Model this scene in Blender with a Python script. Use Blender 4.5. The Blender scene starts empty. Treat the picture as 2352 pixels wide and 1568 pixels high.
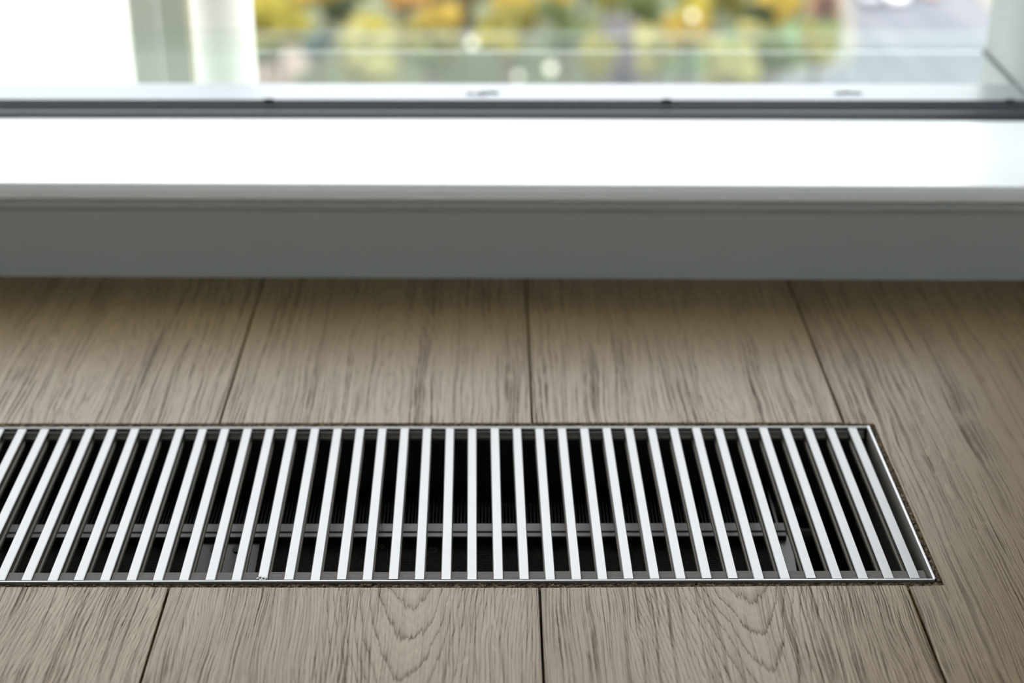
import bpy, bmesh, math, random
from mathutils import Vector, Matrix, noise

random.seed(7)
S = bpy.context.scene
C = S.collection

# ------------------------------------------------------------------ camera
PITCH, YAW, ROLL, CAM_Z = 0.46742, 0.01271, 0.00494, 0.49329
fwd = Vector((math.sin(YAW)*math.cos(PITCH), math.cos(YAW)*math.cos(PITCH), -math.sin(PITCH)))
r0 = Vector((math.cos(YAW), -math.sin(YAW), 0)); u0 = r0.cross(fwd)
rt = r0*math.cos(ROLL) + u0*math.sin(ROLL); up = u0*math.cos(ROLL) - r0*math.sin(ROLL)
cd = bpy.data.cameras.new('camera')
cam = bpy.data.objects.new('camera', cd); C.objects.link(cam)
M = Matrix.Identity(4)
for i in range(3):
    M[i][0] = rt[i]; M[i][1] = up[i]; M[i][2] = -fwd[i]
M.translation = (0, 0, CAM_Z)
cam.matrix_world = M
cd.sensor_width = 36.0; cd.lens = 3700/2352*36.0
cd.clip_start = 0.02; cd.clip_end = 2000
cd.dof.use_dof = True; cd.dof.focus_distance = 0.855; cd.dof.aperture_fstop = 5.3; cd.dof.aperture_blades = 0
S.camera = cam

# ------------------------------------------------------------------ sky and sun
SKY_LOW, SKY_TOP = 1.2, 2.6
w = bpy.data.worlds.new('sky'); S.world = w; w.use_nodes = True
wn, wl = w.node_tree.nodes, w.node_tree.links
wn.clear()
wo = wn.new('ShaderNodeOutputWorld'); wb = wn.new('ShaderNodeBackground')
tc = wn.new('ShaderNodeTexCoord'); sp = wn.new('ShaderNodeSeparateXYZ')
mr = wn.new('ShaderNodeMapRange'); mr.inputs[1].default_value = 0; mr.inputs[2].default_value = 1
mr.inputs[3].default_value = SKY_LOW; mr.inputs[4].default_value = SKY_TOP
wl.new(tc.outputs['Generated'], sp.inputs[0]); wl.new(sp.outputs[2], mr.inputs[0])
wb.inputs[0].default_value = (0.93, 0.97, 1.0, 1)
wl.new(mr.outputs[0], wb.inputs[1]); wl.new(wb.outputs[0], wo.inputs[0])

sd = bpy.data.lights.new('sun', 'SUN'); sd.energy = 1.0; sd.angle = math.radians(1.5); sd.color = (1.0, 0.9, 0.74)
sun = bpy.data.objects.new('sun', sd); C.objects.link(sun)
sun.rotation_euler = Vector((-0.72, -0.30, 0.62)).to_track_quat('Z', 'Y').to_euler()
sun.location = (-4, -6, 8)

S.view_settings.view_transform = 'Standard'; S.view_settings.look = 'None'
S.view_settings.gamma = 1.0; S.view_settings.use_curve_mapping = False
S.view_settings.exposure = 1.35
S.cycles.max_bounces = 10; S.cycles.diffuse_bounces = 5; S.cycles.glossy_bounces = 5
S.cycles.transparent_max_bounces = 16; S.cycles.caustics_reflective = False; S.cycles.caustics_refractive = False

# ------------------------------------------------------------------ helpers
class NT:
    """small node-tree writer"""
    def __init__(self, name):
        self.m = bpy.data.materials.new(name); self.m.use_nodes = True
        self.t = self.m.node_tree; self.t.nodes.clear()
        self.out = self.t.nodes.new('ShaderNodeOutputMaterial')
    def n(self, kind, **kw):
        nd = self.t.nodes.new('ShaderNode' + kind)
        for k, v in kw.items(): setattr(nd, k, v)
        return nd
    def put(self, sock, v):
        if isinstance(v, bpy.types.NodeSocket): self.t.links.new(v, sock)
        elif isinstance(v, (tuple, list)):
            sock.default_value = tuple(v) + ((1,) if len(v) == 3 and sock.type == 'RGBA' else ())
        else: sock.default_value = v
    def mth(self, op, a, b=0.0, c=None, clamp=False):
        nd = self.n('Math', operation=op, use_clamp=clamp)
        self.put(nd.inputs[0], a); self.put(nd.inputs[1], b)
        if c is not None: self.put(nd.inputs[2], c)
        return nd.outputs[0]
    def xyz(self, x, y, z):
        nd = self.n('CombineXYZ')
        for i, v in enumerate((x, y, z)): self.put(nd.inputs[i], v)
        return nd.outputs[0]
    def obj(self):
        a = self.n('TexCoord'); s = self.n('SeparateXYZ')
        self.t.links.new(a.outputs['Object'], s.inputs[0])
        return s.outputs[0], s.outputs[1], s.outputs[2], a.outputs['Object']
    def noise(self, vec, scale=1.0, detail=2.0, rough=0.5, dist=0.0):
        nd = self.n('TexNoise')
        self.put(nd.inputs['Vector'], vec); nd.inputs['Scale'].default_value = scale
        nd.inputs['Detail'].default_value = detail; nd.inputs['Roughness'].default_value = rough
        nd.inputs['Distortion'].default_value = dist
        return nd.outputs[0]
    def mapr(self, v, a, b, c=0.0, d=1.0, smooth=True):
        nd = self.n('MapRange', interpolation_type='SMOOTHSTEP' if smooth else 'LINEAR')
        self.put(nd.inputs[0], v)
        for i, q in enumerate((a, b, c, d)): self.put(nd.inputs[1+i], q)
        return nd.outputs[0]
    def mix(self, f, a, b, mode='MIX'):
        nd = self.n('Mix', data_type='RGBA', blend_type=mode)
        self.put(nd.inputs[0], f); self.put(nd.inputs[6], a); self.put(nd.inputs[7], b)
        return nd.outputs[2]
    def bump(self, h, dist, strength=1.0, normal=None):
        nd = self.n('Bump'); self.put(nd.inputs['Height'], h)
        nd.inputs['Distance'].default_value = dist; nd.inputs['Strength'].default_value = strength
        if normal is not None: self.put(nd.inputs['Normal'], normal)
        return nd.outputs[0]
    def pbr(self, color, rough=0.5, metal=0.0, spec=0.5, normal=None, **kw):
        b = self.n('BsdfPrincipled')
        self.put(b.inputs['Base Color'], color); self.put(b.inputs['Roughness'], rough)
        self.put(b.inputs['Metallic'], metal); self.put(b.inputs['Specular IOR Level'], spec)
        for k, v in kw.items(): self.put(b.inputs[k.replace('_', ' ')], v)
        if normal is not None: self.put(b.inputs['Normal'], normal)
        self.t.links.new(b.outputs[0], self.out.inputs[0])
        return b
    def done(self, sh=None):
        if sh is not None: self.t.links.new(sh, self.out.inputs[0])
        return self.m

def link(name, bm, mat, parent=None, smooth=False):
    bmesh.ops.recalc_face_normals(bm, faces=bm.faces)
    me = bpy.data.meshes.new(name); bm.to_mesh(me); bm.free()
    if mat: me.materials.append(mat)
    if smooth:
        for p in me.polygons: p.use_smooth = True
    o = bpy.data.objects.new(name, me); C.objects.link(o)
    if parent: o.parent = parent
    return o

def empty(name, loc=(0, 0, 0)):
    o = bpy.data.objects.new(name, None); C.objects.link(o); o.location = loc
    o.empty_display_size = 0.05
    return o

def tag(o, label, cat, group=None, kind=None):
    o['label'] = label; o['category'] = cat
    if group: o['group'] = group
    if kind: o['kind'] = kind
    return o

def structure(o, label=None):
    o['kind'] = 'structure'
    if label: o['label'] = label
    return o

def box(bm, x0, x1, y0, y1, z0, z1):
    v = [bm.verts.new((x, y, z)) for x in (x0, x1) for y in (y0, y1) for z in (z0, z1)]
    for f in ((0, 1, 3, 2), (4, 6, 7, 5), (0, 4, 5, 1), (2, 3, 7, 6), (0, 2, 6, 4), (1, 5, 7, 3)):
        bm.faces.new([v[i] for i in f])
    return v

def new_box(*a):
    bm = bmesh.new(); box(bm, *a); return bm

def bevelled_box(x0, x1, y0, y1, z0, z1, r, seg=2):
    bm = new_box(x0, x1, y0, y1, z0, z1)
    bmesh.ops.bevel(bm, geom=bm.edges[:], offset=r, segments=seg, profile=0.5, affect='EDGES')
    return bm

def extrude_profile(pts, a, b, axis, bm=None):
    """closed outline pts swept from a to b: axis 'x' -> pts are (y,z), axis 'y' -> pts are (x,z)"""
    bm = bm or bmesh.new()
    mk = (lambda t, p: (t, p[0], p[1])) if axis == 'x' else (lambda t, p: (p[0], t, p[1]))
    A = [bm.verts.new(mk(a, p)) for p in pts]; B = [bm.verts.new(mk(b, p)) for p in pts]
    n = len(pts)
    for i in range(n):
        bm.faces.new((A[i], A[(i+1) % n], B[(i+1) % n], B[i]))
    bm.faces.new(A[::-1]); bm.faces.new(B)
    return bm

def tube(bm, p, q, r0, r1=None, seg=12):
    r1 = r0 if r1 is None else r1
    p, q = Vector(p), Vector(q); d = (q-p).normalized()
    a = d.orthogonal().normalized(); b = d.cross(a)
    A = [bm.verts.new(p + (a*math.cos(t) + b*math.sin(t))*r0) for t in [2*math.pi*i/seg for i in range(seg)]]
    B = [bm.verts.new(q + (a*math.cos(t) + b*math.sin(t))*r1) for t in [2*math.pi*i/seg for i in range(seg)]]
    for i in range(seg):
        bm.faces.new((A[i], A[(i+1) % seg], B[(i+1) % seg], B[i]))
    bm.faces.new(A[::-1]); bm.faces.new(B)

def ball(bm, c, r, sub=2, squash=(1, 1, 1)):
    m = Matrix.Translation(c) @ Matrix.Diagonal((r*squash[0], r*squash[1], r*squash[2], 1))
    bmesh.ops.create_icosphere(bm, subdivisions=sub, radius=1, matrix=m)

# ------------------------------------------------------------------ materials
def wood_material():
    t = NT('oak_laminate')
    x, y, z, P = t.obj()
    def prop(n):
        a = t.n('Attribute', attribute_type='OBJECT', attribute_name=n); return a.outputs['Fac']
    gx, gy, al, el, sd_, tone = (prop(k) for k in ('grain_x', 'grain_y', 'grain_curve', 'grain_ellipse', 'grain_seed', 'grain_tone'))
    N = lambda sx, sy, det=2.0, rough=0.5, off=0.0: t.noise(
        t.xyz(t.mth('MULTIPLY', x, sx), t.mth('MULTIPLY', y, sy), t.mth('ADD', sd_, off)), 1.0, det, rough)
    c = lambda v, k: t.mth('MULTIPLY', t.mth('SUBTRACT', v, 0.5), k)
    low = N(9, 5, 1.0); mid = N(42, 10, 2.0, 0.5, 3.1); jag = N(900, 45, 2.0, 0.6, 7.7)
    dx = t.mth('ADD', t.mth('SUBTRACT', x, gx), c(mid, 0.012))
    dx = t.mth('ADD', dx, c(low, 0.03))
    dy = t.mth('SUBTRACT', y, gy)
    para = t.mth('SUBTRACT', dy, t.mth('MULTIPLY', t.mth('MULTIPLY', dx, dx), al))
    # arms of the cathedral run out nearly parallel to the board instead of steepening for ever
    ell = t.mth('SQRT', t.mth('ADD', t.mth('MULTIPLY', t.mth('MULTIPLY', dx, dx), 42.0), t.mth('MULTIPLY', dy, dy)))
    F = t.mth('ADD', t.mth('MULTIPLY', para, t.mth('SUBTRACT', 1.0, el)), t.mth('MULTIPLY', ell, el))
    F = t.mth('ADD', F, t.mth('ADD', c(N(7, 3, 2.0, 0.5, 11.3), 0.030), t.mth('ADD', c(jag, 0.014), c(N(130, 22, 2.0, .5, 1.9), 0.016))))
    ring = t.mth('FRACT', t.mth('MULTIPLY', F, 36.0))
    band = t.mth('POWER', t.mth('SUBTRACT', 1.0, ring), 8.0)
    lead = t.mapr(ring, 0.0, 0.06)
    band = t.mth('MULTIPLY', t.mth('MULTIPLY', band, lead), t.mth('SUBTRACT', 1.0, t.mth('MULTIPLY', el, 0.5)))
    ring2 = t.mth('FRACT', t.mth('MULTIPLY', F, 118.0))
    fine = t.mth('POWER', t.mth('SUBTRACT', 1.0, ring2), 2.0)
    # pores: short thin dark dashes lying along the board, crowding in the ring bands
    xw = t.mth('ADD', x, c(mid, 0.0075))
    def pores(sx, sy, off, lo, hi):
        v = t.noise(t.xyz(t.mth('MULTIPLY', xw, sx), t.mth('MULTIPLY', y, sy), t.mth('ADD', sd_, off)), 1.0, 1.0, 0.5)
        return t.mapr(v, lo, hi)
    u = t.mth('ADD', xw, t.mth('ADD', c(N(110, 20, 1.0, 0.5, 5.5), 0.0022), c(N(1300, 260, 1.0, 0.5, 6.6), 0.0006)))
    def lines(su, sy, off, lo, hi):
        v = t.noise(t.xyz(t.mth('MULTIPLY', u, su), t.mth('MULTIPLY', y, sy), t.mth('ADD', sd_, off)), 1.0, 0.0, 0.5)
        return t.mapr(v, lo, hi)
    p1 = pores(1500, 70, 21.0, 0.50, 0.70)
    l1 = lines(1080, 6.0, 31.0, 0.54, 0.66); l2 = lines(1800, 14.0, 36.0, 0.52, 0.68)
    brk = t.mapr(N(300, 45, 1.0, 0.5, 46.0), 0.30, 0.55, 0.45, 1.0)
    patch = t.mapr(N(30, 7, 2.0, 0.5, 51.0), 0.34, 0.64)
    p3 = pores(150, 4, 41.0, 0.42, 0.72)
    pore = t.mth('ADD', t.mth('MULTIPLY', p1, t.mth('ADD', 0.10, t.mth('MULTIPLY', band, 0.45))),
                 t.mth('MULTIPLY', t.mth('MULTIPLY', t.mth('ADD', t.mth('MULTIPLY', l1, 0.62), t.mth('MULTIPLY', l2, 0.36)), brk),
                       t.mth('MULTIPLY', t.mth('ADD', 0.50, t.mth('MULTIPLY', patch, 0.42)), t.mapr(t.mth('ABSOLUTE', dx), 0.003, 0.018, 0.40, 1.0))))
    # pale medullary flecks
    fl = t.mapr(t.noise(t.xyz(t.mth('MULTIPLY', x, 150), t.mth('MULTIPLY', y, 36), t.mth('ADD', sd_, 61.0)), 1.0, 1.0, 0.5, 1.4), 0.60, 0.72)
    fl = t.mth('MULTIPLY', fl, t.mapr(N(12, 7, 1.0, 0.5, 71.0), 0.46, 0.64))
    dark = t.mth('ADD', t.mth('MULTIPLY', band, 0.78), t.mth('ADD', t.mth('MULTIPLY', fine, 0.12), t.mth('ADD', pore, t.mth('MULTIPLY', p3, 0.10))), clamp=True)
    base = t.mix(N(14, 4, 2.0, 0.5, 81.0), WOOD_A, WOOD_B)
    col = t.mix(dark, base, WOOD_D)
    col = t.mix(t.mth('MULTIPLY', fl, 0.30), col, WOOD_L)
    hs = t.n('HueSaturation'); t.put(hs.inputs['Color'], col); t.put(hs.inputs['Value'], tone)
    h = t.mth('SUBTRACT', t.mth('MULTIPLY', fl, 0.4), t.mth('ADD', t.mth('MULTIPLY', band, 0.5), pore))
    nrm = t.bump(h, 0.00012, 0.8)
    t.pbr(hs.outputs[0], t.mth('ADD', 0.29, t.mth('MULTIPLY', dark, 0.25)), 0.0, t.mth('SUBTRACT', 0.46, t.mth('MULTIPLY', dark, 0.32)), nrm)
    return t.done()

WOOD_A = (0.204, 0.138, 0.059); WOOD_B = (0.166, 0.107, 0.042)
WOOD_D = (0.044, 0.025, 0.011); WOOD_L = (0.29, 0.21, 0.12)
M_wood = wood_material()

def metal(name, col, rough, streak=(900, 6, 900), amount=0.12, spots=0.0):
    t = NT(name); x, y, z, P = t.obj()
    mp = t.n('Mapping'); t.put(mp.inputs[0], P); mp.inputs['Scale'].default_value = streak
    s = t.noise(mp.outputs[0], 1.0, 3.0, 0.6)
    b = t.noise(P, 60.0, 2.0)
    r = t.mth('ADD', rough - amount/2, t.mth('MULTIPLY', t.mth('ADD', s, b), amount/2))
    dirt = t.mapr(t.noise(P, 900.0, 2.0, 0.6), 0.70, 0.78, 0.0, spots)
    c = t.mix(dirt, t.mix(t.mth('MULTIPLY', s, 0.25), col, tuple(q*0.86 for q in col)), (0.22, 0.2, 0.17))
    t.pbr(c, r, 1.0, 0.5, t.bump(s, 0.00003, 0.35))
    return t.done()
M_bar = metal('satin_aluminium', (0.225, 0.225, 0.225), 0.36, (1400, 5, 1400), 0.12, 0.25)
M_rail = metal('polished_edge_metal', (0.30, 0.30, 0.30), 0.28, (6, 900, 900), 0.10, 0.3)
M_rail_y = metal('polished_edge_metal_end', (0.30, 0.30, 0.30), 0.28, (900, 6, 900), 0.10, 0.3)
M_strip = metal('galvanised_strip', (0.085, 0.08, 0.08), 0.45, (20, 600, 600), 0.15, 0.3)
M_flange = metal('galvanised_flange', (0.20, 0.194, 0.194), 0.5, (300, 30, 300), 0.15, 0.3)
M_plate = metal('dark_steel_plate', (0.045, 0.043, 0.043), 0.36, (500, 30, 500), 0.15, 0.2)

def plain(name, col, rough=0.5, spec=0.5, var=0.06, scale=40, bump=0.0, bscale=300, dust=0.0, dust_haze_col=(0.5, 0.47, 0.42)):
    t = NT(name); x, y, z, P = t.obj()
    v = t.noise(P, scale, 3.0)
    c = t.mix(v, tuple(q*(1-var) for q in col), tuple(min(1, q*(1+var)) for q in col))
    if dust:
        c = t.mix(t.mapr(t.noise(P, 1500.0, 2.0, 0.6), 0.60, 0.72, 0.0, dust), c, dust_haze_col)
    nrm = t.bump(t.noise(P, bscale, 3.0), bump) if bump else None
    t.pbr(c, rough, 0.0, spec, nrm)
    return t.done()

M_flank = plain('lit_dusty_flank', (0.20, 0.178, 0.148), 0.55, 0.5, 0.12, 400, 0.00005, 1500, 0.2, (0.42, 0.38, 0.32))  # dusty metal, painted lighter for upward faces that catch the light
M_flank_shade = plain('shaded_flank', (0.085, 0.074, 0.060), 0.6, 0.4, 0.12, 400)  # shaded tone painted in for the recessed web and upright sides
M_spacer = plain('spacer_plastic', (0.105, 0.093, 0.087), 0.75, 0.25, 0.2, 200, 0.0001, 1500, 0.35, (0.32, 0.29, 0.26))
M_black = plain('black_coated_steel', (0.012, 0.011, 0.011), 0.6, 0.3, 0.2, 50)
M_tray_end = plain('tray_end_metal', (0.20, 0.185, 0.165), 0.5, 0.5, 0.2, 120, 0.0, 300, 0.2)
M_fin = plain('black_fin', (0.007, 0.006, 0.006), 0.55, 0.3, 0.2, 60)
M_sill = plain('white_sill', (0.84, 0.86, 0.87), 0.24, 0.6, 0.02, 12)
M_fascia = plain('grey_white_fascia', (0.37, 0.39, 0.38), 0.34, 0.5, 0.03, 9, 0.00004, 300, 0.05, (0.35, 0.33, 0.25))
M_gasket = plain('slate_rubber_gasket', (0.022, 0.029, 0.043), 0.38, 0.55, 0.15, 30, 0.00008, 400, 0.25, (0.30, 0.32, 0.36))
M_gasket_lip = plain('black_gasket_lip', (0.016, 0.019, 0.023), 0.5, 0.4, 0.1, 30)
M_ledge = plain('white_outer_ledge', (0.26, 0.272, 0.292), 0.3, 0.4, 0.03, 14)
M_wall = plain('room_wall_paint', (0.83, 0.85, 0.86), 0.8, 0.3, 0.02, 5)
M_ceiling = plain('ceiling_paint', (0.88, 0.89, 0.90), 0.85, 0.3, 0.02, 5)
M_return = plain('pale_grey_green_return', (0.34, 0.365, 0.355), 0.5, 0.4, 0.03, 8)
M_seal = plain('dark_sealant', (0.10, 0.11, 0.11), 0.6, 0.4, 0.1, 50)
M_facade = plain('white_facade', (0.88, 0.84, 0.76), 0.7, 0.3, 0.03, 3)
M_rib = plain('grey_green_rib', (0.24, 0.255, 0.205), 0.5, 0.4, 0.12, 12)
M_rib2 = plain('warm_rib', (0.46, 0.40, 0.28), 0.5, 0.4, 0.1, 12)
M_dirt = plain('grey_dirt', (0.16, 0.17, 0.17), 0.9, 0.2, 0.3, 300)
M_sub = plain('screed', (0.05, 0.045, 0.04), 0.9, 0.2, 0.2, 30)
M_lint = plain('lint', (0.34, 0.32, 0.29), 0.9, 0.1, 0.1, 300)
M_plaster = plain('plaster', (0.62, 0.60, 0.56), 0.9, 0.2, 0.25, 900, 0.0003, 1500)

def cork_material():
    t = NT('crumbly_cork'); x, y, z, P = t.obj()
    v = t.n('TexVoronoi'); t.put(v.inputs['Vector'], P); v.inputs['Scale'].default_value = 650
    bw = t.n('SeparateColor'); t.put(bw.inputs[0], v.outputs['Color'])
    c = t.mix(bw.outputs[0], (0.045, 0.031, 0.019), (0.20, 0.145, 0.088))
    c = t.mix(t.mapr(t.noise(P, 260.0, 3.0), 0.45, 0.7), c, (0.035, 0.025, 0.017))
    t.pbr(c, 0.85, 0.0, 0.3, t.bump(t.mth('ADD', v.outputs['Distance'], t.noise(P, 1800.0, 3.0)), 0.0005))
    return t.done()
M_cork = cork_material()

def screen_material():
    t = NT('woven_fan_screen'); x, y, z, P = t.obj()
    wx = t.mth('SINE', t.mth('MULTIPLY', x, 2*math.pi/0.00125)); wy = t.mth('SINE', t.mth('MULTIPLY', y, 2*math.pi/0.0017))
    k = t.mth('MAXIMUM', wx, wy)
    kn = t.mapr(t.mth('MULTIPLY', wx, wy), 0.2, 0.9)
    c = t.mix(t.mapr(k, 0.2, 0.9), (0.003, 0.003, 0.003), (0.020, 0.019, 0.018))
    c = t.mix(kn, c, (0.11, 0.10, 0.09))
    t.pbr(c, 0.9, 0.0, 0.08, t.bump(k, 0.0004))
    return t.done()
M_screen = screen_material()

def glass(name, tint, haze=0.0, refl=1.0, dust_haze_col=(0.8, 0.85, 0.85)):
    t = NT(name)
    tr = t.n('BsdfTransparent'); t.put(tr.inputs[0], tint)
    gl = t.n('BsdfGlossy'); gl.inputs['Roughness'].default_value = 0.02
    fr = t.n('Fresnel'); fr.inputs['IOR'].default_value = 1.5
    m = t.n('MixShader'); gm = t.n('NewGeometry')
    t.put(m.inputs[0], t.mth('MULTIPLY', t.mth('MULTIPLY', fr.outputs[0], refl), t.mth('SUBTRACT', 1.0, gm.outputs['Backfacing'])))
    t.t.links.new(tr.outputs[0], m.inputs[1]); t.t.links.new(gl.outputs[0], m.inputs[2])
    sh = m.outputs[0]
    if haze:
        d = t.n('BsdfDiffuse'); t.put(d.inputs[0], dust_haze_col)  # pale diffuse share paints hazy reflected light into the glass
        m2 = t.n('MixShader'); m2.inputs[0].default_value = haze
        t.t.links.new(sh, m2.inputs[1]); t.t.links.new(d.outputs[0], m2.inputs[2]); sh = m2.outputs[0]
    return t.done(sh)
M_pane = glass('window_glass', (0.985, 0.985, 0.985), 0.006)
M_guard = glass('green_tinted_glass', (0.92, 0.965, 0.945), 0.017)
M_cap = glass('clear_cap', (0.96, 0.985, 0.97), 0.010, .2)
M_capedge = glass('clear_cap_edge', (0.97, 0.99, 0.975), 0.022, .15)

# ------------------------------------------------------------------ room shell
WIN_L, WIN_R = -1.75, 0.449          # window opening in x
HX0, HX1 = -0.482, 0.2358            # hole in the floor for the convector
HY0, HY1 = 0.6932, 0.8655
RX0, RX1, RY0 = -2.05, 0.78, -3.2    # room
YG = 1.243                           # glass plane

floor = structure(link('floor', new_box(RX0, RX1, RY0, HY0-0.01, -0.05, -0.0122), M_sub), 'greyish brown oak laminate plank floor')
sb = bmesh.new()
box(sb, RX0, RX1, HY1+0.01, 1.25, -0.05, -0.0122); box(sb, HX1+0.008, RX1, HY0-0.01, HY1+0.01, -0.05, -0.0122)
box(sb, RX0, HX0-0.008, HY0-0.01, HY1+0.01, -0.05, -0.0122)
link('underlay', sb, M_sub, floor)

SEAMS = [-0.1692 + 0.193*k for k in range(-10, 6)]
def plank(outline, long_x, props, dz=0.0):
    """outline: counter-clockwise (x, y); edges lying on long_x get the small factory bevel"""
    bm = bmesh.new()
    vs = [bm.verts.new((p[0], p[1], 0.0)) for p in outline]
    f = bm.faces.new(vs)
    lower = bmesh.ops.extrude_face_region(bm, geom=[f])
    for v in [g for g in lower['geom'] if isinstance(g, bmesh.types.BMVert)]: v.co.z = -0.0118
    ed = [e for e in bm.edges if all(abs(v.co.z) < 1e-6 for v in e.verts)
          and any(all(abs(v.co.x - lx) < 1e-5 for v in e.verts) for lx in long_x)]
    if ed: bmesh.ops.bevel(bm, geom=ed, offset=0.0009, segments=2, profile=0.6, affect='EDGES')
    o = link('plank', bm, M_wood, floor)
    for k, v in zip(('grain_x', 'grain_y', 'grain_curve', 'grain_ellipse', 'grain_seed', 'grain_tone'), props): o[k] = float(v)
    return o
G = 0.00055                          # half joint
FY1 = 1.12
rects = []
for i in range(len(SEAMS)-1):
    a, b = SEAMS[i]+G, SEAMS[i+1]-G
    if a > RX1-0.02: continue
    b = min(b, RX1-0.002); a = max(a, RX0+0.002)
    mid = (a+b)/2
    rnd = random.Random(i*13+5)
    gen = lambda: (mid + rnd.uniform(-.06, .06), rnd.uniform(.3, 1.2), rnd.uniform(55, 95), 0.0, rnd.uniform(0, 50), rnd.uniform(.93, 1.05))
    L = (a, b)
    k = i-10                          # plank k lies right of seam -0.1692 + .193 k
    if b < HX0 or k >= 3:
        plank([(a, RY0+.01), (b, RY0+.01), (b, FY1), (a, FY1)], L, gen())
    elif k == 2:                      # right-hand board, notched round the corner of the grille
        plank([(a, RY0+.01), (b, RY0+.01), (b, FY1), (a, FY1), (a, HY1-.0010), (HX1-.0006, HY1-.0014), (HX1+.0002, HY0+.0004), (a, HY0-.0006)],
              L, (0.66, 0.93, 38, 0.0, 23.4, 0.93))
    elif a < HX0 < b:
        plank([(a, RY0+.01), (b, RY0+.01), (b, HY0), (HX0, HY0), (HX0, HY1), (b, HY1), (b, FY1), (a, FY1)], L, gen())
    else:
        near = {-1: (-.42, .55, 30, 0.0, 4.2, 1.02), 0: (-.0455, .648, 135, 0.0, 12.9, 1.0), 1: (.1360, .648, 140, 0.0, 17.3, 1.0)}.get(k, gen())
        far = {-1: (-.262, .925, 60, 1.0, 33.3, 0.98), 0: (-.068, .905, 60, 1.0, 37.7, 0.95), 1: (.150, .930, 70, 1.0, 41.1, 0.95)}.get(k, gen())
        dn = {-1: (.0015, .0002), 0: (.0001, -.0011), 1: (-.0011, .0004)}.get(k, (0, 0))
        plank([(a, RY0+.01), (b, RY0+.01), (b, HY0+dn[1]), (a, HY0+dn[0])], L, near)
        plank([(a, HY1+.0006), (b, HY1+.0002), (b, FY1), (a, FY1)], L, far)

def shell(name, *b, mat=M_wall): return structure(link(name, new_box(*b), mat))
shell('wall_left', RX0-.15, RX0, RY0-.15, 1.25, -.05, 2.8)
shell('wall_right', RX1, RX1+.15, RY0-.15, 1.0838, -.05, 2.8)
bw = bmesh.new(); BX0, BX1, BZ0, BZ1 = -1.00, 0.60, 0.80, 1.95     # back wall with an unseen window added to light the fascia
box(bw, RX0, BX0, RY0-.15, RY0, -.05, 2.8); box(bw, BX1, RX1, RY0-.15, RY0, -.05, 2.8)
box(bw, BX0, BX1, RY0-.15, RY0, -.05, BZ0); box(bw, BX0, BX1, RY0-.15, RY0, BZ1, 2.8)
structure(link('wall_back', bw, M_wall))
w2 = structure(link('window_2', new_box(BX0+.05, BX1-.05, RY0-.085, RY0-.080, BZ0+.05, BZ1-.05), M_pane), 'unseen window added to the back wall to light the room')
f2 = bmesh.new()
box(f2, BX0, BX0+.05, RY0-.11, RY0-.05, BZ0, BZ1); box(f2, BX1-.05, BX1, RY0-.11, RY0-.05, BZ0, BZ1)
box(f2, BX0+.05, BX1-.05, RY0-.11, RY0-.05, BZ0, BZ0+.05); box(f2, BX0+.05, BX1-.05, RY0-.11, RY0-.05, BZ1-.05, BZ1)
link('added_window_frame', f2, M_sill, w2)
shell('ceiling', RX0, RX1, RY0, 1.0838, 2.62, 2.8, mat=M_ceiling)
wf = structure(empty('wall_front', (0, 1.2, 0)))
def piece(name, *b, mat=M_wall):
    o = link(name, new_box(*b), mat, wf); o.matrix_parent_inverse = wf.matrix_world.inverted(); o.location = (0, -1.2, 0) if False else (0, 0, 0)
    o.matrix_parent_inverse = Matrix.Translation((0, -1.2, 0)); return o
piece('pier', WIN_R+.004, RX1+.15, 1.0838, 1.243, 0.0, 2.62)
piece('pier', RX0, WIN_L, 1.0838, 1.40, 0.0, 2.62)
piece('lintel', RX0-.15, RX1+.15, 1.0838, 1.40, 2.62, 3.6)
piece('sky_blocking_slab', RX0-.15, RX1+.15, 1.40, 2.55, 2.62, 2.85)  # unseen overhang added to keep high sky light off the floor
piece('return_wall', WIN_R, RX1+.15, 1.247, 1.4285, -1.6, 2.62, mat=M_return)
sl = bmesh.new(); box(sl, WIN_R-.003, WIN_R+.002, 1.25, 1.428, 0.0675, 0.0705)
o = link('sealant_line', sl, M_seal, wf); o.matrix_parent_inverse = Matrix.Translation((0, -1.2, 0))

# ------------------------------------------------------------------ window 1: sill, fascia, gasket, pane, outer ledge
win = structure(empty('window_1', (0.0133, 1.0805, 0)), 'low window with white sill, dark gasket and clear pane')
win.rotation_euler.z = -0.0100
X0, X1 = -1.9, 0.75
prof = [(0.0, 0.0), (0.0, 0.0525), (-0.0016, 0.0545), (-0.0020, 0.0572), (-0.0006, 0.0592), (-0.0006, 0.0610), (0.14, 0.0610), (0.14, 0.0)]
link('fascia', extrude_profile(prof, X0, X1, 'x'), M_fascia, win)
bead = [(-0.0006, 0.0611), (-0.0040, 0.0628), (-0.0052, 0.0650), (-0.0048, 0.0676), (-0.0030, 0.0689), (0.10, 0.0689), (0.10, 0.0611)]
link('bead', extrude_profile(bead, X0, X1, 'x'), M_sill, win)
sp_ = [(-0.0052, 0.0690), (-0.0042, 0.0730), (-0.0034, 0.0744), (-0.0024, 0.0750), (0.1390, 0.0750), (0.1390, 0.0690)]
link('sill_board', extrude_profile(sp_, X0, X1, 'x'), M_sill, win)
YW = -1.0805                          # window children below use plain y minus the origin
def wy(pts): return [(p[0]+YW, p[1]) for p in pts]
fr_ = structure(empty('window_2', (0, 1.0805, 0)), 'dark rubber gasket along the foot of the glass')
gk = extrude_profile(wy([(1.2335, 0.066), (1.2335, 0.0778), (1.2350, 0.0792), (1.2385, 0.0812), (1.2420, 0.0836), (1.2424, 0.066)]), X0, X1, 'x')
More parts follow.
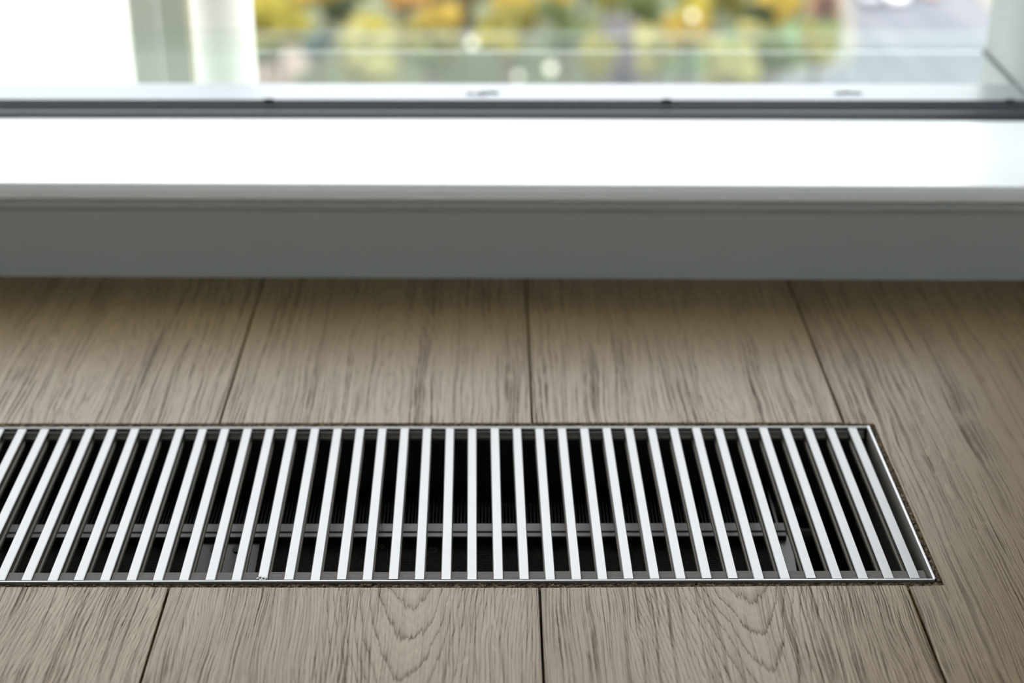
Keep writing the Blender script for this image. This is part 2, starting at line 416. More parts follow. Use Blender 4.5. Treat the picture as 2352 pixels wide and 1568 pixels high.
# joined lips of the glazing gasket, each its own strip
fr_.name = 'trim_1'
link('gasket_wedge', gk, M_gasket, fr_)
gb = extrude_profile(wy([(1.2240, 0.070), (1.2240, 0.0772), (1.2252, 0.0786), (1.2285, 0.0790), (1.2300, 0.0780), (1.2303, 0.070)]), X0, X1, 'x')
link('gasket_bead', gb, M_gasket, fr_)
gl_ = extrude_profile(wy([(1.2202, 0.070), (1.2202, 0.0756), (1.2222, 0.0762), (1.2238, 0.0756), (1.2238, 0.070)]), X0, X1, 'x')
link('gasket_foot', gl_, M_gasket, fr_)
link('gasket_groove', new_box(X0, X1, 1.2300+YW, 1.2338+YW, 0.066, 0.0762), M_gasket_lip, fr_)
for xx in (-0.458, -0.180, 0.1390, 0.416):
    b = bmesh.new(); box(b, xx-.0045, xx+.0045, 1.2400+YW, 1.2424+YW, 0.081, 0.0848)
    bmesh.ops.bevel(b, geom=b.edges[:], offset=.0009, segments=2, affect='EDGES')
    link('glazing_block', b, M_gasket_lip, fr_)
pane = link('pane', new_box(WIN_L, WIN_R, YG+.0002, YG+.006, 0.070, 2.62), M_pane, win)
pane.parent = fr_; pane.location = (0, YW, 0)
ledge = extrude_profile(wy([(1.2495, 0.060), (1.2495, 0.0700), (1.3270, 0.0700), (1.3295, 0.0690), (1.3300, 0.066), (1.3300, 0.040), (1.3270, 0.040), (1.3265, 0.060)]), -1.75, WIN_R-.0005, 'x')
link('outer_ledge', ledge, M_ledge, fr_)

def dirt(x, y, sx, sy, h, seed, label):
    bm = bmesh.new(); rnd = random.Random(seed)
    for k in range(9):
        px, py = rnd.gauss(0, .36)*sx, rnd.gauss(0, .3)*sy
        r = rnd.uniform(.25, .6)*sy
        ball(bm, (px, py, 0), r, 2, (1.6, 1, h/r))
    o = link('dirt_speck', bm, M_dirt, smooth=True); o.location = (x, y, 0.0701)
    return tag(o, label, 'dirt', 'dirt on the outer ledge')
dirt(-0.008, 1.300, .014, .006, .0012, 1, 'small dark dirt smudge on the white outer ledge, near its middle')
dirt(0.297, 1.303, .014, .006, .0010, 4, 'fainter grey dirt smudge on the white outer ledge, near the pale return wall')

# ------------------------------------------------------------------ trench convector (fixed part)
tr = tag(empty('trench_convector', (-0.12, 0.78, -0.09)), 'black floor trench convector with bright metal edge, sunk into the plank floor', 'convector')
def tp(name, bm, m, smooth=False, parent=None):
    o = link(name, bm, m, parent or tr, smooth)
    if not parent: o.matrix_parent_inverse = Matrix.Translation((0.12, -0.78, 0.09))
    return o
FX0, FX1, FN, FF = -0.478, 0.2322, 0.6978, 0.8612
TZ = 0.0003
def round_profile(c, w, top):
    h = w/2
    return [(c-h, -0.020), (c-h, top-.0006), (c-h*.75, top-.00022), (c-h*.35, top), (c+h*.35, top), (c+h*.75, top-.00022), (c+h, top-.0006), (c+h, -0.020)]
def rail_profile(c, w, sgn):
    """rounded upright lip; c centre of lip, sgn points outwards"""
    h = w/2
    return [(c-h, -0.020), (c-h, TZ-.0004), (c-h*.8, TZ-.0001), (c-h*.6, TZ), (c+h*.6, TZ), (c+h*.8, TZ-.0001), (c+h, TZ-.0004), (c+h, -0.020)]
rn = tp('edge_rail', extrude_profile(rail_profile(0.6987, .0011, -1), FX0, FX1, 'x'), M_rail)
rn.data.materials.append(M_flank_shade)
for p in rn.data.polygons:
    if p.normal.y < -.95: p.material_index = 1  # outer side painted darker with the shaded tone
tp('edge_rail', extrude_profile(round_profile(0.8605, .0015, .0001), FX0, FX1-.0012, 'x'), M_rail)
def skew_x(bm):
    for v in bm.verts: v.co.x += -0.0085*(v.co.y-0.78)
    return bm
rp = extrude_profile(round_profile(0.2317, .0020, TZ), 0.6992, 0.8612, 'y')
ry = tp('edge_rail', skew_x(rp), M_rail_y)
ry.data.materials.append(M_tray_end)
for p in ry.data.polygons:
    if p.normal.x < -.9: p.material_index = 1
tp('edge_rail', extrude_profile(rail_profile(FX0, .0017, 1), FN, FF, 'y'), M_rail_y)
tb = bmesh.new()
box(tb, FX0, FX1-.002, 0.6985, 0.7000, -0.09, -0.002); box(tb, FX0, FX1-.002, 0.8595, 0.8612, -0.09, -0.002)
box(tb, FX0, FX0+.0015, 0.70, 0.8595, -0.09, -0.002); box(tb, FX0, FX1-.002, 0.70, 0.8595, -0.0915, -0.09)
tp('tray', tb, M_black)
ew = skew_x(new_box(0.2298, 0.2309, 0.70, 0.8595, -0.09, -0.0195))
tp('tray_end', ew, M_tray_end)
# heat exchanger with its fins
fb = bmesh.new(); n = 300
for i in range(n):
    xx = -0.46 + i*(0.626/n)
    box(fb, xx, xx+.0003, 0.795, 0.852, -0.085, -0.034)
o = tp('fin_block', fb, M_fin); o['kind'] = 'stuff'
pb = bmesh.new()
for yy in (0.81, 0.838):
    for zz in (-.048, -.070): tube(pb, (-.465, yy, zz), (0.19, yy, zz), .006)
tp('water_pipe', pb, M_fin)
tp('fin_end_plate', new_box(0.1665, 0.1678, 0.790, 0.856, -0.088, -0.030), M_plate)
# angle strip, woven screen, mounting plate, end flange
st = extrude_profile([(0.7742, -.0262), (0.7742, -.0232), (0.7746, -.0227), (0.7786, -.0227), (0.7786, -.0222), (0.7790, -.0220), (0.7866, -.0220), (0.7866, -.0232), (0.7798, -.0232), (0.7798, -.0262)], -0.474, 0.1682, 'x')
tp('angle_strip', st, M_strip)
sc = bmesh.new()
vs = [sc.verts.new(p) for p in ((-.474, .7015, -.040), (.158, .7015, -.040), (.158, .7795, -.0272), (-.474, .7795, -.0272))]
sc.faces.new(vs); ex = bmesh.ops.extrude_face_region(sc, geom=sc.faces[:])
for v in [g for g in ex['geom'] if isinstance(g, bmesh.types.BMVert)]: v.co.z -= .002
tp('fan_screen', sc, M_screen)
ef = bmesh.new()
vs = [ef.verts.new(p) for p in ((.1585, .7015, -.0385), (.1690, .7015, -.0385), (.1715, .7786, -.0252), (.1610, .7786, -.0252))]
ef.faces.new(vs); ex = bmesh.ops.extrude_face_region(ef, geom=ef.faces[:])
for v in [g for g in ex['geom'] if isinstance(g, bmesh.types.BMVert)]: v.co.z -= .0015
tp('end_flange', ef, M_flange)
mp_ = bmesh.new()
vs = [mp_.verts.new(p) for p in ((-.1685, .7015, -.0370), (-.1340, .7015, -.0370), (-.1340, .7790, -.0250), (-.1685, .7790, -.0250))]
mp_.faces.new(vs); ex = bmesh.ops.extrude_face_region(mp_, geom=mp_.faces[:])
for v in [g for g in ex['geom'] if isinstance(g, bmesh.types.BMVert)]: v.co.z -= .0015
plate = tp('mounting_plate', mp_, M_plate)
for hx in (-.1590, -.1465):
    hb = bmesh.new(); tube(hb, (hx, .7675, -.0272), (hx, .7675, -.0264), .0026, seg=16)
    tp('hole', hb, M_black, parent=plate)

# ------------------------------------------------------------------ roll-up grille: loose bars and spacers
gr = tag(empty('roller_grille', (-0.12, 0.78, 0)), 'roll-up floor grille of silver aluminium bars with dark spacers, lying in the trench', 'grille')
PIT, NB0, NB1 = 0.01376, -34, 15
BW = 0.00272
bp = [(-BW, -.0013), (-BW, -.0004), (-BW+.0004, 0), (BW-.0004, 0), (BW, -.0004), (BW, -.0013), (BW-.0007, -.0020), (BW-.0007, -.0052),
      (BW+.0000, -.0062), (BW+.0000, -.0082), (-BW, -.0082), (-BW, -.0062), (-BW+.0007, -.0052), (-BW+.0007, -.0020)]
bb = extrude_profile(bp, -0.0801, 0.0790, 'y')
for v in bb.verts: v.co.x += -0.0110*v.co.y
proto = link('bar', bb, M_bar, gr)
proto.data.materials.append(M_flank); proto.data.materials.append(M_flank_shade)
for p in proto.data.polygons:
    if p.center.z < -.0012 and abs(p.normal.x) > .3: p.material_index = 1 if p.normal.z > .2 else 2  # upward faces take the lit tone, the others the shaded one
def sp_mesh(y0, y1, z0, z1, bev=.0009):
    b = new_box(-.00412, .00412, y0, y1, z0, z1)
    bmesh.ops.bevel(b, geom=[e for e in b.edges if abs(e.verts[0].co.x-e.verts[1].co.x) > .004], offset=bev, segments=3, affect='EDGES')
    return b
sn = link('spacer', sp_mesh(0.6997-.78, 0.7094-.78, -.0062, -.0011), M_spacer, gr)
sf = link('spacer', sp_mesh(0.8535-.78, 0.8594-.78, -.0066, -.0010, .0026), M_spacer, gr)
OX = 0.12
rnd = random.Random(3)
for i in range(NB0, NB1+1):
    xc = 0.01515 + PIT*i                     # bar centre half way along
    if i == NB0: b_ = proto
    else: b_ = proto.copy(); C.objects.link(b_)
    b_.location = (xc + OX + rnd.uniform(-.00012, .00012), rnd.uniform(-.0003, .0003) + .0002, TZ - .0003 + rnd.uniform(-.00012, .00005))
    for s_, yo in ((sn, .0009), (sf, -.0008)):
        if i == NB0: c_ = s_
        else: c_ = s_.copy(); C.objects.link(c_)
        w_ = 1.0
        c_.location = (xc + PIT/2 + OX + yo, rnd.uniform(-.0002, .0002), rnd.uniform(-.0002, .0001))
        if i == NB1:                            # short closing spacer against the end rail
            c_.scale.x = 0.60; c_.location.x -= .0030

# ------------------------------------------------------------------ crumbly cork strip in the gap round the trench
ck = bmesh.new()
def cork_run(fx, nu, nv):
    g = []
    for i in range(nu+1):
        row = []
        for j in range(nv+1):
            p = Vector(fx(i/nu, j/nv))
            h = noise.noise(p*1100)*.0008 + noise.noise(p*330)*.0006
            q = noise.noise_vector(p*700)*.0003
            row.append(ck.verts.new((p.x+q.x*.7, p.y+q.y*.7, p.z+h)))
        g.append(row)
    for i in range(nu):
        for j in range(nv): ck.faces.new((g[i][j], g[i+1][j], g[i+1][j+1], g[i][j+1]))
Zc = -0.0010
lerp = lambda a, b, t: a+(b-a)*t
cork_run(lambda u, v: (lerp(FX0-.004, HX1+.0004, u), lerp(HY0-.0018, .6979, v), Zc-.0004), 1500, 9)
cork_run(lambda u, v: (lerp(FX0-.004, HX1+.0004, u), lerp(.8612, HY1+.0010, v), -.0005), 1500, 8)
cork_run(lambda u, v: (lerp(.2333, HX1+.0008, u) - .0085*(lerp(.6978, .8655, v)-.78), lerp(.6978, .8655, v), Zc), 9, 340)
cork_run(lambda u, v: (lerp(HX0-.001, FX0-.0009, u), lerp(.6978, .8612, v), Zc), 9, 340)
for f in ck.faces: f.normal_update()
bmesh.ops.reverse_faces(ck, faces=[f for f in ck.faces if f.normal.z < 0])
cm = bpy.data.meshes.new('cork_strip'); ck.to_mesh(cm); ck.free(); cm.materials.append(M_cork)
for p in cm.polygons: p.use_smooth = True
cork = bpy.data.objects.new('cork_strip', cm); C.objects.link(cork)
sol = cork.modifiers.new('depth', 'SOLIDIFY'); sol.thickness = 0.002; sol.offset = -1
tag(cork, 'rough brown crumbly cork filler in the gap between planks and metal grille edge', 'filler')

# crumbs on the cork, too small to count
cr = bmesh.new(); rnd = random.Random(11)
for k in range(800):
    side = rnd.random()
    if side < .5: p = (rnd.uniform(-.30, .236), rnd.uniform(.6940, .6970), Zc)
    elif side < .78: p = (rnd.uniform(.2335, .2352) - .0085*0, rnd.uniform(.694, .86), Zc)
    else: p = (rnd.uniform(-.30, .23), rnd.uniform(.8622, .8645), -.0004)
    r = rnd.uniform(.00025, .0007)
    m = Matrix.Translation(p) @ Matrix.Rotation(rnd.uniform(0, 3), 4, (rnd.random(), rnd.random(), rnd.random())) @ Matrix.Diagonal((r*1.7, r, r*.8, 1))
    bmesh.ops.create_icosphere(cr, subdivisions=1, radius=1, matrix=m)
crumbs = link('cork_crumb', cr, M_cork, cork); crumbs['kind'] = 'stuff'

# plaster chip on one bar, lint threads
pc = bmesh.new(); rnd = random.Random(5)
for k in range(14):
    ball(pc, (rnd.uniform(-.0024, .0024), rnd.uniform(-.0016, .0016), .0001), rnd.uniform(.0003, .0008), 1, (1.2, 1, .5))
pl = link('plaster_crumb', pc, M_plaster); pl.location = (-.1218, .7008, TZ)
tag(pl, 'crusty pale plaster crumb stuck on the near end of one grille bar', 'crumb')
def thread(loc, seed, n, step, label, curl=1.0):
    rnd = random.Random(seed); p = Vector((0, 0, 0)); a = rnd.uniform(0, 6.28); pts = [p.copy()]; turn = rnd.uniform(-.5, .5)
    for k in range(n):
        turn = max(-.9, min(.9, turn + rnd.uniform(-.25, .25)*curl)); a += turn
        p = p + Vector((math.cos(a)*step, math.sin(a)*step, rnd.uniform(-.3, .3)*step)); pts.append(p.copy())
    bm = bmesh.new(); rings = []
    for i, q in enumerate(pts):
        d = (pts[min(i+1, n)] - pts[max(i-1, 0)]).normalized(); a1 = d.cross(Vector((0, 0, 1))).normalized(); b1 = a1.cross(d)
        rings.append([bm.verts.new(q + (a1*math.cos(t_) + b1*math.sin(t_))*.00007) for t_ in (0, 1.57, 3.14, 4.71)])
    for A, B in zip(rings, rings[1:]):
        for j in range(4): bm.faces.new((A[j], A[(j+1) % 4], B[(j+1) % 4], B[j]))
    o = link('lint_thread', bm, M_lint); o.location = loc
    return tag(o, label, 'lint', 'lint threads in the trench')
thread((-.068, .7785, -.0205), 2, 60, .0008, 'tangled lint thread lying on the metal strip inside the trench', 1.3)
thread((-.066, .7690, -.0275), 9, 26, .0008, 'short curled lint thread on the woven screen below the metal strip', .6)
thread((-.037, .7690, -.0275), 4, 40, .0009, 'wavy loop of lint on the woven screen, one gap to the right of the tangle', .8)
thread((-.036, .7850, -.0212), 6, 16, .0009, 'thin bent lint hair rising behind the metal strip', .4)
thread((-.094, .7900, -.0225), 8, 14, .0011, 'single pale lint hair left of the tangle, behind the strip', .3)

# ------------------------------------------------------------------ just outside the window
gd = tag(empty('glass_balustrade', (-0.05, 1.6, -0.9)), 'low greenish glass balustrade with clear capping just beyond the window ledge', 'balustrade')
def gp(name, bm, m):
    o = link(name, bm, m, gd); o.matrix_parent_inverse = Matrix.Translation((0.05, -1.6, 0.9)); return o
for a, b in ((-.4200, -.2245), (-.2225, -.0310), (-.0290, .1535), (.1555, .3600), (.3620, .5600), (.5620, .7600)):
    gp('glass_panel', new_box(a, b, 1.596, 1.604, -.9, 0.0170), M_guard)
gp('cap', new_box(-.42, .76, 1.572, 1.628, 0.0300, 0.0330), M_cap)
gp('cap_edge', new_box(-.42, .76, 1.5705, 1.5745, 0.0240, 0.0340), M_capedge)

col = bmesh.new(); tube(col, (-.2905, 1.70, -1.8), (-.2905, 1.70, .18), .0325, seg=40)
tag(link('round_column', col, M_facade, smooth=False), 'slim white round column outside the window at the end of the glass balustrade', 'column')
for p in bpy.data.objects['round_column'].data.polygons: p.use_smooth = len(p.vertices) == 4
rs = tag(empty('ribbed_screen', (-.39, 1.95, -1.8)), 'grey-green ribbed screen between white wall and round column outside', 'screen')
rnd = random.Random(2)
for k in range(9):
    xx = -.446 + k*.0118
    b = bevelled_box(xx, xx+.0086, 1.94, 1.955, -1.8, .22, .002, 1)
    o = link('rib', b, M_rib if k < 6 else M_rib2, rs); o.matrix_parent_inverse = Matrix.Translation((.39, -1.95, 1.8))
ww = tag(link('white_wall', new_box(-1.75, -.5180, 2.4, 2.5, -2.2, .32), M_facade), 'plain white neighbouring wall outside, left of the ribbed screen', 'wall')

# ------------------------------------------------------------------ grounds far below
GZ = -40.0
def ground_mat(name, c1, c2, sc, rough=0.9):
    t = NT(name); x, y, z, P = t.obj()
    a = t.noise(P, sc, 3.0); b = t.noise(P, sc*6, 2.0)
    t.pbr(t.mix(t.mapr(t.mth('ADD', t.mth('MULTIPLY', a, .7), t.mth('MULTIPLY', b, .3)), .38, .62), c1, c2), rough, 0, .2)
    return t.done()
M_grass = ground_mat('lawn', (0.060, 0.072, 0.034), (0.10, 0.105, 0.055), 0.16)
M_lush = ground_mat('bright_lawn', (0.075, 0.135, 0.055), (0.10, 0.16, 0.07), 0.3)
def road_mat():
    t = NT('asphalt'); x, y, z, P = t.obj()
    v = t.noise(t.xyz(t.mth('MULTIPLY', t.mth('ADD', x, t.mth('MULTIPLY', y, .08)), .55), t.mth('MULTIPLY', y, .03), 0.0), 1.0, 2.0)
    t.pbr(t.mix(t.mapr(v, .38, .62), (0.085, 0.09, 0.105), (0.115, 0.117, 0.128)), .8, 0, .3)
    return t.done()
M_road = road_mat()
M_path = ground_mat('pinkish_path', (0.23, 0.17, 0.14), (0.28, 0.21, 0.175), .4)
M_kerb = ground_mat('pale_kerb', (0.16, 0.15, 0.125), (0.19, 0.175, 0.15), .4)
def slab(name, pts, z0, z1, m):
    bm = bmesh.new(); f = bm.faces.new([bm.verts.new((p[0], p[1], z1)) for p in pts])
    ex = bmesh.ops.extrude_face_region(bm, geom=[f])
    for v in [g for g in ex['geom'] if isinstance(g, bmesh.types.BMVert)]: v.co.z = z0
    return link(name, bm, m)
structure(link('ground', new_box(-500, 500, 4, 900, GZ-1, GZ), M_grass), 'park lawn far below the window')
structure(slab('road', [(26, 100), (60, 100), (60, 126), (47.4, 128), (47.0, 154), (47, 320), (34.5, 320), (34.6, 153), (32.4, 140), (31.0, 134), (28.5, 130.5), (22, 127.5), (10, 125.8), (-90, 123), (-90, 100)], GZ, GZ+.05, M_road), 'grey asphalt road far below')
structure(slab('kerb', [(34.6, 320), (33.4, 320), (33.4, 153), (31.2, 140.2), (29.8, 134.8), (27.6, 131.8), (21.6, 128.8), (9.8, 127), (10, 125.8), (22, 127.5), (28.5, 130.5), (31.0, 134), (32.4, 140), (34.6, 153)], GZ, GZ+.14, M_kerb), 'pale kerb round the corner of the lawn')
structure(slab('pavement', [(47.2, 128.5), (51, 128.5), (51, 320), (46.8, 320), (46.8, 154)], GZ, GZ+.12, M_kerb), 'pale pavement at the far side of the road')
structure(slab('lawn_corner', [(21.6, 128.9), (27.5, 131.9), (29.7, 134.9), (31.1, 140.3), (31.6, 144), (24, 144), (18, 138), (14, 130)], GZ, GZ+.10, M_lush), 'bright green lawn inside the road corner')
structure(slab('footpath', [(-21, 126), (-17, 126), (-15.5, 131), (-15.8, 137), (-22, 141), (-26, 140)], GZ, GZ+.06, M_path), 'pinkish footpath between the trees')

# trees
M_trunk = plain('bark', (0.12, 0.09, 0.07), .9, .2, .3, 3)
def leaf_mat(name, c):
    t = NT(name); x, y, z, P = t.obj()
    v = t.noise(P, 0.8, 3.0)
    cc = t.mix(t.mapr(v, .3, .7), tuple(q*.72 for q in c), tuple(min(1, q*1.2) for q in c))
    d = t.n('BsdfDiffuse'); t.put(d.inputs[0], cc); tl = t.n('BsdfTranslucent'); t.put(tl.inputs[0], cc)
    m = t.n('MixShader'); m.inputs[0].default_value = .35
    t.t.links.new(d.outputs[0], m.inputs[1]); t.t.links.new(tl.outputs[0], m.inputs[2])
    return t.done(m.outputs[0])
LEAF = {'yellow': (.33, .28, .05), 'gold': (.38, .275, .06), 'orange': (.36, .21, .07), 'olive': (.24, .215, .06), 'green': (.11, .14, .05),
        'dark': (.045, .058, .03), 'teal': (.042, .075, .06), 'brown': (.12, .09, .045), 'pale': (.34, .31, .13)}
LM = {k: leaf_mat('leaves_'+k, v) for k, v in LEAF.items()}
crown_cache = {}
def crown_mesh(kind, var):
    if (kind, var) in crown_cache: return crown_cache[(kind, var)]
    rnd = random.Random(hash((kind == 'x', var)) % 1000 + var*7)
    lumps = [(Vector((rnd.gauss(0, .42), rnd.gauss(0, .42), rnd.gauss(0, .38))), rnd.uniform(.42, .68)) for _ in range(8)]
    bm = bmesh.new()
    for c, r in lumps: ball(bm, c, r*.8, 2)
    for v in bm.verts: v.co += v.co.normalized()*noise.noise(v.co*4+Vector((var, 0, 0)))*.12
    for k in range(1100):
        c, r = rnd.choice(lumps)
        d = Vector((rnd.gauss(0, 1), rnd.gauss(0, 1), rnd.gauss(0, 1))).normalized()
        p = c + d*r*rnd.uniform(.78, 1.12); s = rnd.uniform(.05, .11)
        a = Vector((rnd.gauss(0, 1), rnd.gauss(0, 1), rnd.gauss(0, 1))).normalized(); b = d.cross(a).normalized(); a = b.cross(d + .6*a).normalized()
        bm.faces.new([bm.verts.new(p+a*s), bm.verts.new(p+b*s*.6), bm.verts.new(p-a*s), bm.verts.new(p-b*s*.6)])
    R_ = sorted(math.hypot(v.co.x, v.co.y) for v in bm.verts)[int(.97*len(bm.verts))]
    for v in bm.verts:
        h_ = math.hypot(v.co.x, v.co.y); k_ = min(1.0, R_/max(h_, 1e-6))/R_; v.co.x *= k_; v.co.y *= k_; v.co.z /= R_
    me = bpy.data.meshes.new('crown'); bm.to_mesh(me); bm.free(); me.materials.append(LM[kind]); crown_cache[(kind, var)] = me
    return me
def tree(x, y, kind, r, label, squash=1.0, zc=5.0):
    t = tag(empty('park_tree', (x, y, GZ)), label, 'tree', 'trees in the park below')
    o = bpy.data.objects.new('crown', crown_mesh(kind, random.randrange(3))); C.objects.link(o); o.parent = t
    o.location = (0, 0, zc); o.scale = (r, r, r*squash); o.rotation_euler.z = random.uniform(0, 6)
    bm = bmesh.new(); tube(bm, (0, 0, 0), (0, 0, zc), .22, .12, 8); tube(bm, (0, 0, zc*.6), (r*.4, 0, zc+r*.2), .1, .05, 6)
    link('trunk', bm, M_trunk, t)
TR = [(-19.6, 131.3, 'olive', 2.6, 'olive green tree right beside the white column'),
      (-17.3, 128.6, 'yellow', 2.9, 'yellow tree second from the white column'),
      (-14.3, 131.5, 'gold', 2.9, 'golden tree third from the white column, above the dark tree'),
      (-12.6, 131.2, 'dark', 2.4, 'dark green tree between golden and yellow crowns near the column'),
      (-13.4, 124.6, 'teal', 2.4, 'blue-green bushy tree below the dark tree'),
      (-10.3, 129.0, 'yellow', 2.5, 'yellow tree between dark tree and orange tree'),
      (-9.2, 120.5, 'pale', 2.7, 'pale yellow low tree directly behind the glass balustrade'),
      (-7.3, 131.0, 'orange', 2.8, 'brightest orange tree of the park'),
      (-5.4, 128.4, 'gold', 2.2, 'brownish gold tree just right of the bright orange one'),
      (-3.9, 130.0, 'brown', 2.3, 'dark brown tree right of the orange crowns'),
      (-1.6, 132.0, 'olive', 3.0, 'broad olive tree behind the first globe lamp'),
      (0.3, 128.0, 'olive', 2.5, 'smaller olive tree in front of the broad olive one'),
      (2.7, 130.5, 'gold', 2.7, 'golden tree near the middle of the park'),
      (5.9, 133.0, 'gold', 2.6, 'golden tree behind the dark green gap in the middle'),
      (3.4, 124.2, 'yellow', 2.3, 'low yellow tree above the second globe lamp'),
      (6.6, 127.4, 'green', 2.3, 'dark green tree in the middle gap'),
      (8.7, 130.6, 'green', 2.3, 'green tree behind the purplish hut'),
      (10.8, 132.2, 'olive', 2.4, 'olive tree above the purplish hut'),
      (13.5, 127.8, 'gold', 2.2, 'bright gold tree right of the purplish hut'),
      (12.2, 132.6, 'green', 2.2, 'green tree standing behind the bright gold one'),
      (16.6, 129.4, 'yellow', 3.0, 'large yellow tree behind the third globe lamp'),
      (19.3, 132.0, 'olive', 2.7, 'olive tree right of the large yellow tree'),
      (20.7, 129.4, 'dark', 1.9, 'small dark green tree before the last golden trees'),
      (21.6, 126.2, 'pale', 2.4, 'pale tan tree in front of the last golden tree'),
      (22.2, 130.0, 'gold', 2.5, 'golden tree nearest the road'),
      (18.3, 119.4, 'pale', 2.2, 'pale yellow low tree near the lawn corner'),
      (24.0, 124.0, 'olive', 1.8, 'low olive tree at the edge of the bright lawn'),
      (-17.0, 121.5, 'green', 2.0, 'low green tree beside the pinkish footpath'),
      (-5.2, 122.5, 'olive', 2.2, 'low olive tree below the orange crowns'),
      (-4.6, 120.0, 'green', 1.7, 'low green tree to the left of the first globe lamp'),
      (7.4, 121.0, 'olive', 2.1, 'low olive tree between the second globe lamp and the hut'),
      (14.4, 122.0, 'pale', 2.1, 'low pale yellow tree right of the hut'),
      (21.2, 121.0, 'green', 1.9, 'low green tree near the lawn corner'),
      (-17.8, 139.0, 'olive', 2.5, 'back row olive tree, nearest the white column'),
      (-12.4, 139.0, 'yellow', 2.5, 'back row yellow tree behind the dark green one'),
      (-7.8, 140.0, 'olive', 2.5, 'back row olive tree behind the brightest orange tree'),
      (-2.6, 140.0, 'green', 2.5, 'back row green tree behind the dark brown one'),
      (2.6, 140.0, 'olive', 2.5, 'back row olive tree behind the middle golden tree'),
      (8.0, 140.0, 'green', 2.5, 'back row green tree behind the middle gap'),
      (13.4, 140.0, 'olive', 2.5, 'back row olive tree behind the bright gold one'),
      (18.8, 140.0, 'olive', 2.5, 'back row olive tree behind the large yellow tree'),
      (24.2, 140.0, 'green', 2.5, 'back row green tree left of the brick kiosk')]
TR = [(a[0], a[1], a[2], a[3]*1.1, a[4]) for a in TR]
# let neighbouring crowns stand clear of each other
P = [[a[0], a[1]] for a in TR]
FIX = [(15.2, 121, .4), (-1.7, 126.67, .4), (4.39, 119.78, .4), (1.87, 118.4, .4), (10.3, 125.6, 2.4), (10.3, 128.6, 2.4), (30.4, 148.1, 2.2)]        # hut and kiosk
for it in range(500):
    for i in range(len(P)):
        for j in range(i):
            dx, dy = P[i][0]-P[j][0], P[i][1]-P[j][1]; d = math.hypot(dx, dy) or .01; need = (TR[i][3]+TR[j][3])*1.0
            if d < need:
                k = (need-d)/d*.25; P[i][0] += dx*k*.10; P[j][0] -= dx*k*.10; P[i][1] += (dy or .1)*k; P[j][1] -= (dy or .1)*k
    for i in range(len(P)):
        for fx, fy, fr in FIX:
            dx, dy = P[i][0]-fx, P[i][1]-fy; d = math.hypot(dx, dy); need = TR[i][3]+fr
            if d < need: P[i][0] += dx/d*(need-d)*.5; P[i][1] += dy/d*(need-d)*.5
for a, p in zip(TR, P): tree(p[0], p[1], *a[2:])
# globe lamps
t = NT('globe_glow'); e = t.n('Emission'); e.inputs[0].default_value = (1, .95, .8, 1); e.inputs[1].default_value = 1.1
M_globe = t.done(e.outputs[0])
M_pole = plain('green_grey_pole', (0.10, 0.15, 0.13), .6, .4)
def lamp(x, y, label, h=3.5, r=.36):
    l = tag(empty('globe_lamp', (x, y, GZ)), label, 'lamp', 'globe lamps in the park')
    b = bmesh.new(); tube(b, (0, 0, 0), (0, 0, h-r*.8), .11, .08, 10); link('pole', b, M_pole, l)
    b = bmesh.new(); ball(b, (0, 0, h), r, 3); link('globe', b, M_globe, l, True)
lamp(-1.7, 126.67, 'globe street lamp left of the middle, its globe highest of the left two')
lamp(4.39, 119.78, 'globe street lamp nearest the window, its globe just above the ledge')
lamp(15.2, 121.0, 'tall globe street lamp on the right, before the large yellow tree', 7.3, .28)
lamp(1.87, 118.4, 'small pinkish glint half hidden by the ledge, built as an added glowing ball', 3.3, .25)  # glint of unknown source, drawn as an added glowing ball

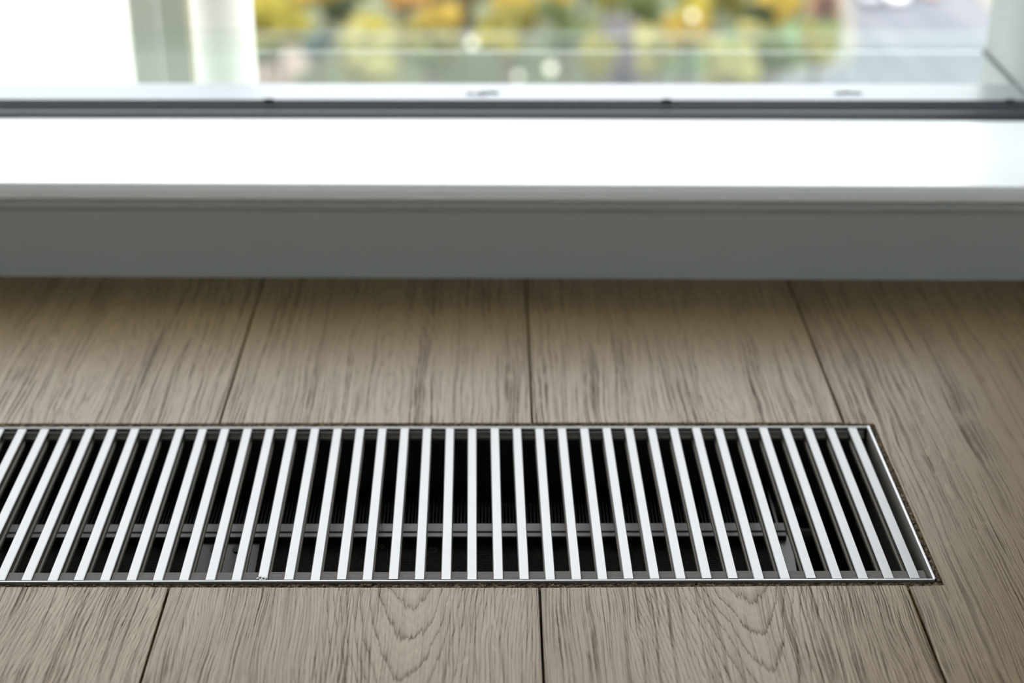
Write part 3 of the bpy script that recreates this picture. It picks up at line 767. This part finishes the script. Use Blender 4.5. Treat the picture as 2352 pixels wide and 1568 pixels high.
# hut, kiosk, cars
M_hut = plain('purple_grey_render', (0.13, 0.10, 0.11), .8, .3, .1, .5)
M_brick = plain('reddish_brick', (0.24, 0.12, 0.08), .8, .2, .2, 1)
M_roofs = plain('grey_roof', (0.05, 0.042, 0.045), .8, .2, .1, .5)
M_darkwin = plain('dark_window', (0.03, 0.035, 0.04), .2, .6)
def hut(name, x0, x1, y0, y1, h, m, label):
    t = tag(empty(name, ((x0+x1)/2, (y0+y1)/2, GZ)), label, 'building')
    hx, hy = (x1-x0)/2, (y1-y0)/2
    link('body', new_box(-hx, hx, -hy, hy, 0, h), m, t)
    link('roof', bevelled_box(-hx-.2, hx+.2, -hy-.2, hy+.2, h, h+.25, .05, 1), M_roofs if name == 'park_hut' else m, t)
    link('door', new_box(-.5, .5, -hy-.06, -hy+.02, 0, 2.1), M_darkwin, t)
hut('park_hut', 9.1, 11.5, 124.0, 130.0, 4.4, M_hut, 'purplish grey hut between the park trees')
hut('brick_kiosk', 29.6, 32.0, 147, 149.2, 4.2, M_brick, 'reddish brick kiosk at the edge of the lawn beside the road')
def car(x, y, m, label, rz=0.0):
    t = tag(empty('parked_car', (x, y, GZ+.05)), label, 'car', 'cars parked on the road'); t.rotation_euler.z = rz
    b = extrude_profile([(-2.1, .35), (-2.15, .75), (-1.3, .88), (1.5, .92), (2.1, .80), (2.15, .35)], -.85, .85, 'y')
    link('body', b, m, t)
    b = extrude_profile([(-1.0, .88), (-.55, 1.38), (.75, 1.42), (1.4, .92)], -.72, .72, 'y')
    link('cabin', b, M_darkwin, t)
    link('roof', new_box(-.5, .72, -.68, .68, 1.39, 1.45), m, t)
    for sx in (-1.35, 1.35):
        for sy in (-.8, .8):
            b = bmesh.new(); tube(b, (sx, sy-.1, .32), (sx, sy+.1, .32), .32, seg=16); link('wheel', b, M_darkwin, t)
M_cw = plain('white_car_paint', (.85, .85, .85), .3, .6, .01); M_cg = plain('grey_car_paint', (.42, .42, .43), .3, .6, .01); M_co = plain('orange_car_paint', (.70, .42, .28), .3, .6, .01)
car(36.0, 153.2, M_cg, 'grey car parked at the top of the road, left of the white one', 1.57)
car(38.6, 153.4, M_cw, 'white car parked at the top of the road', 1.57)
car(42.4, 155.6, M_co, 'orange-tinted car parked right of the white one', 1.57)
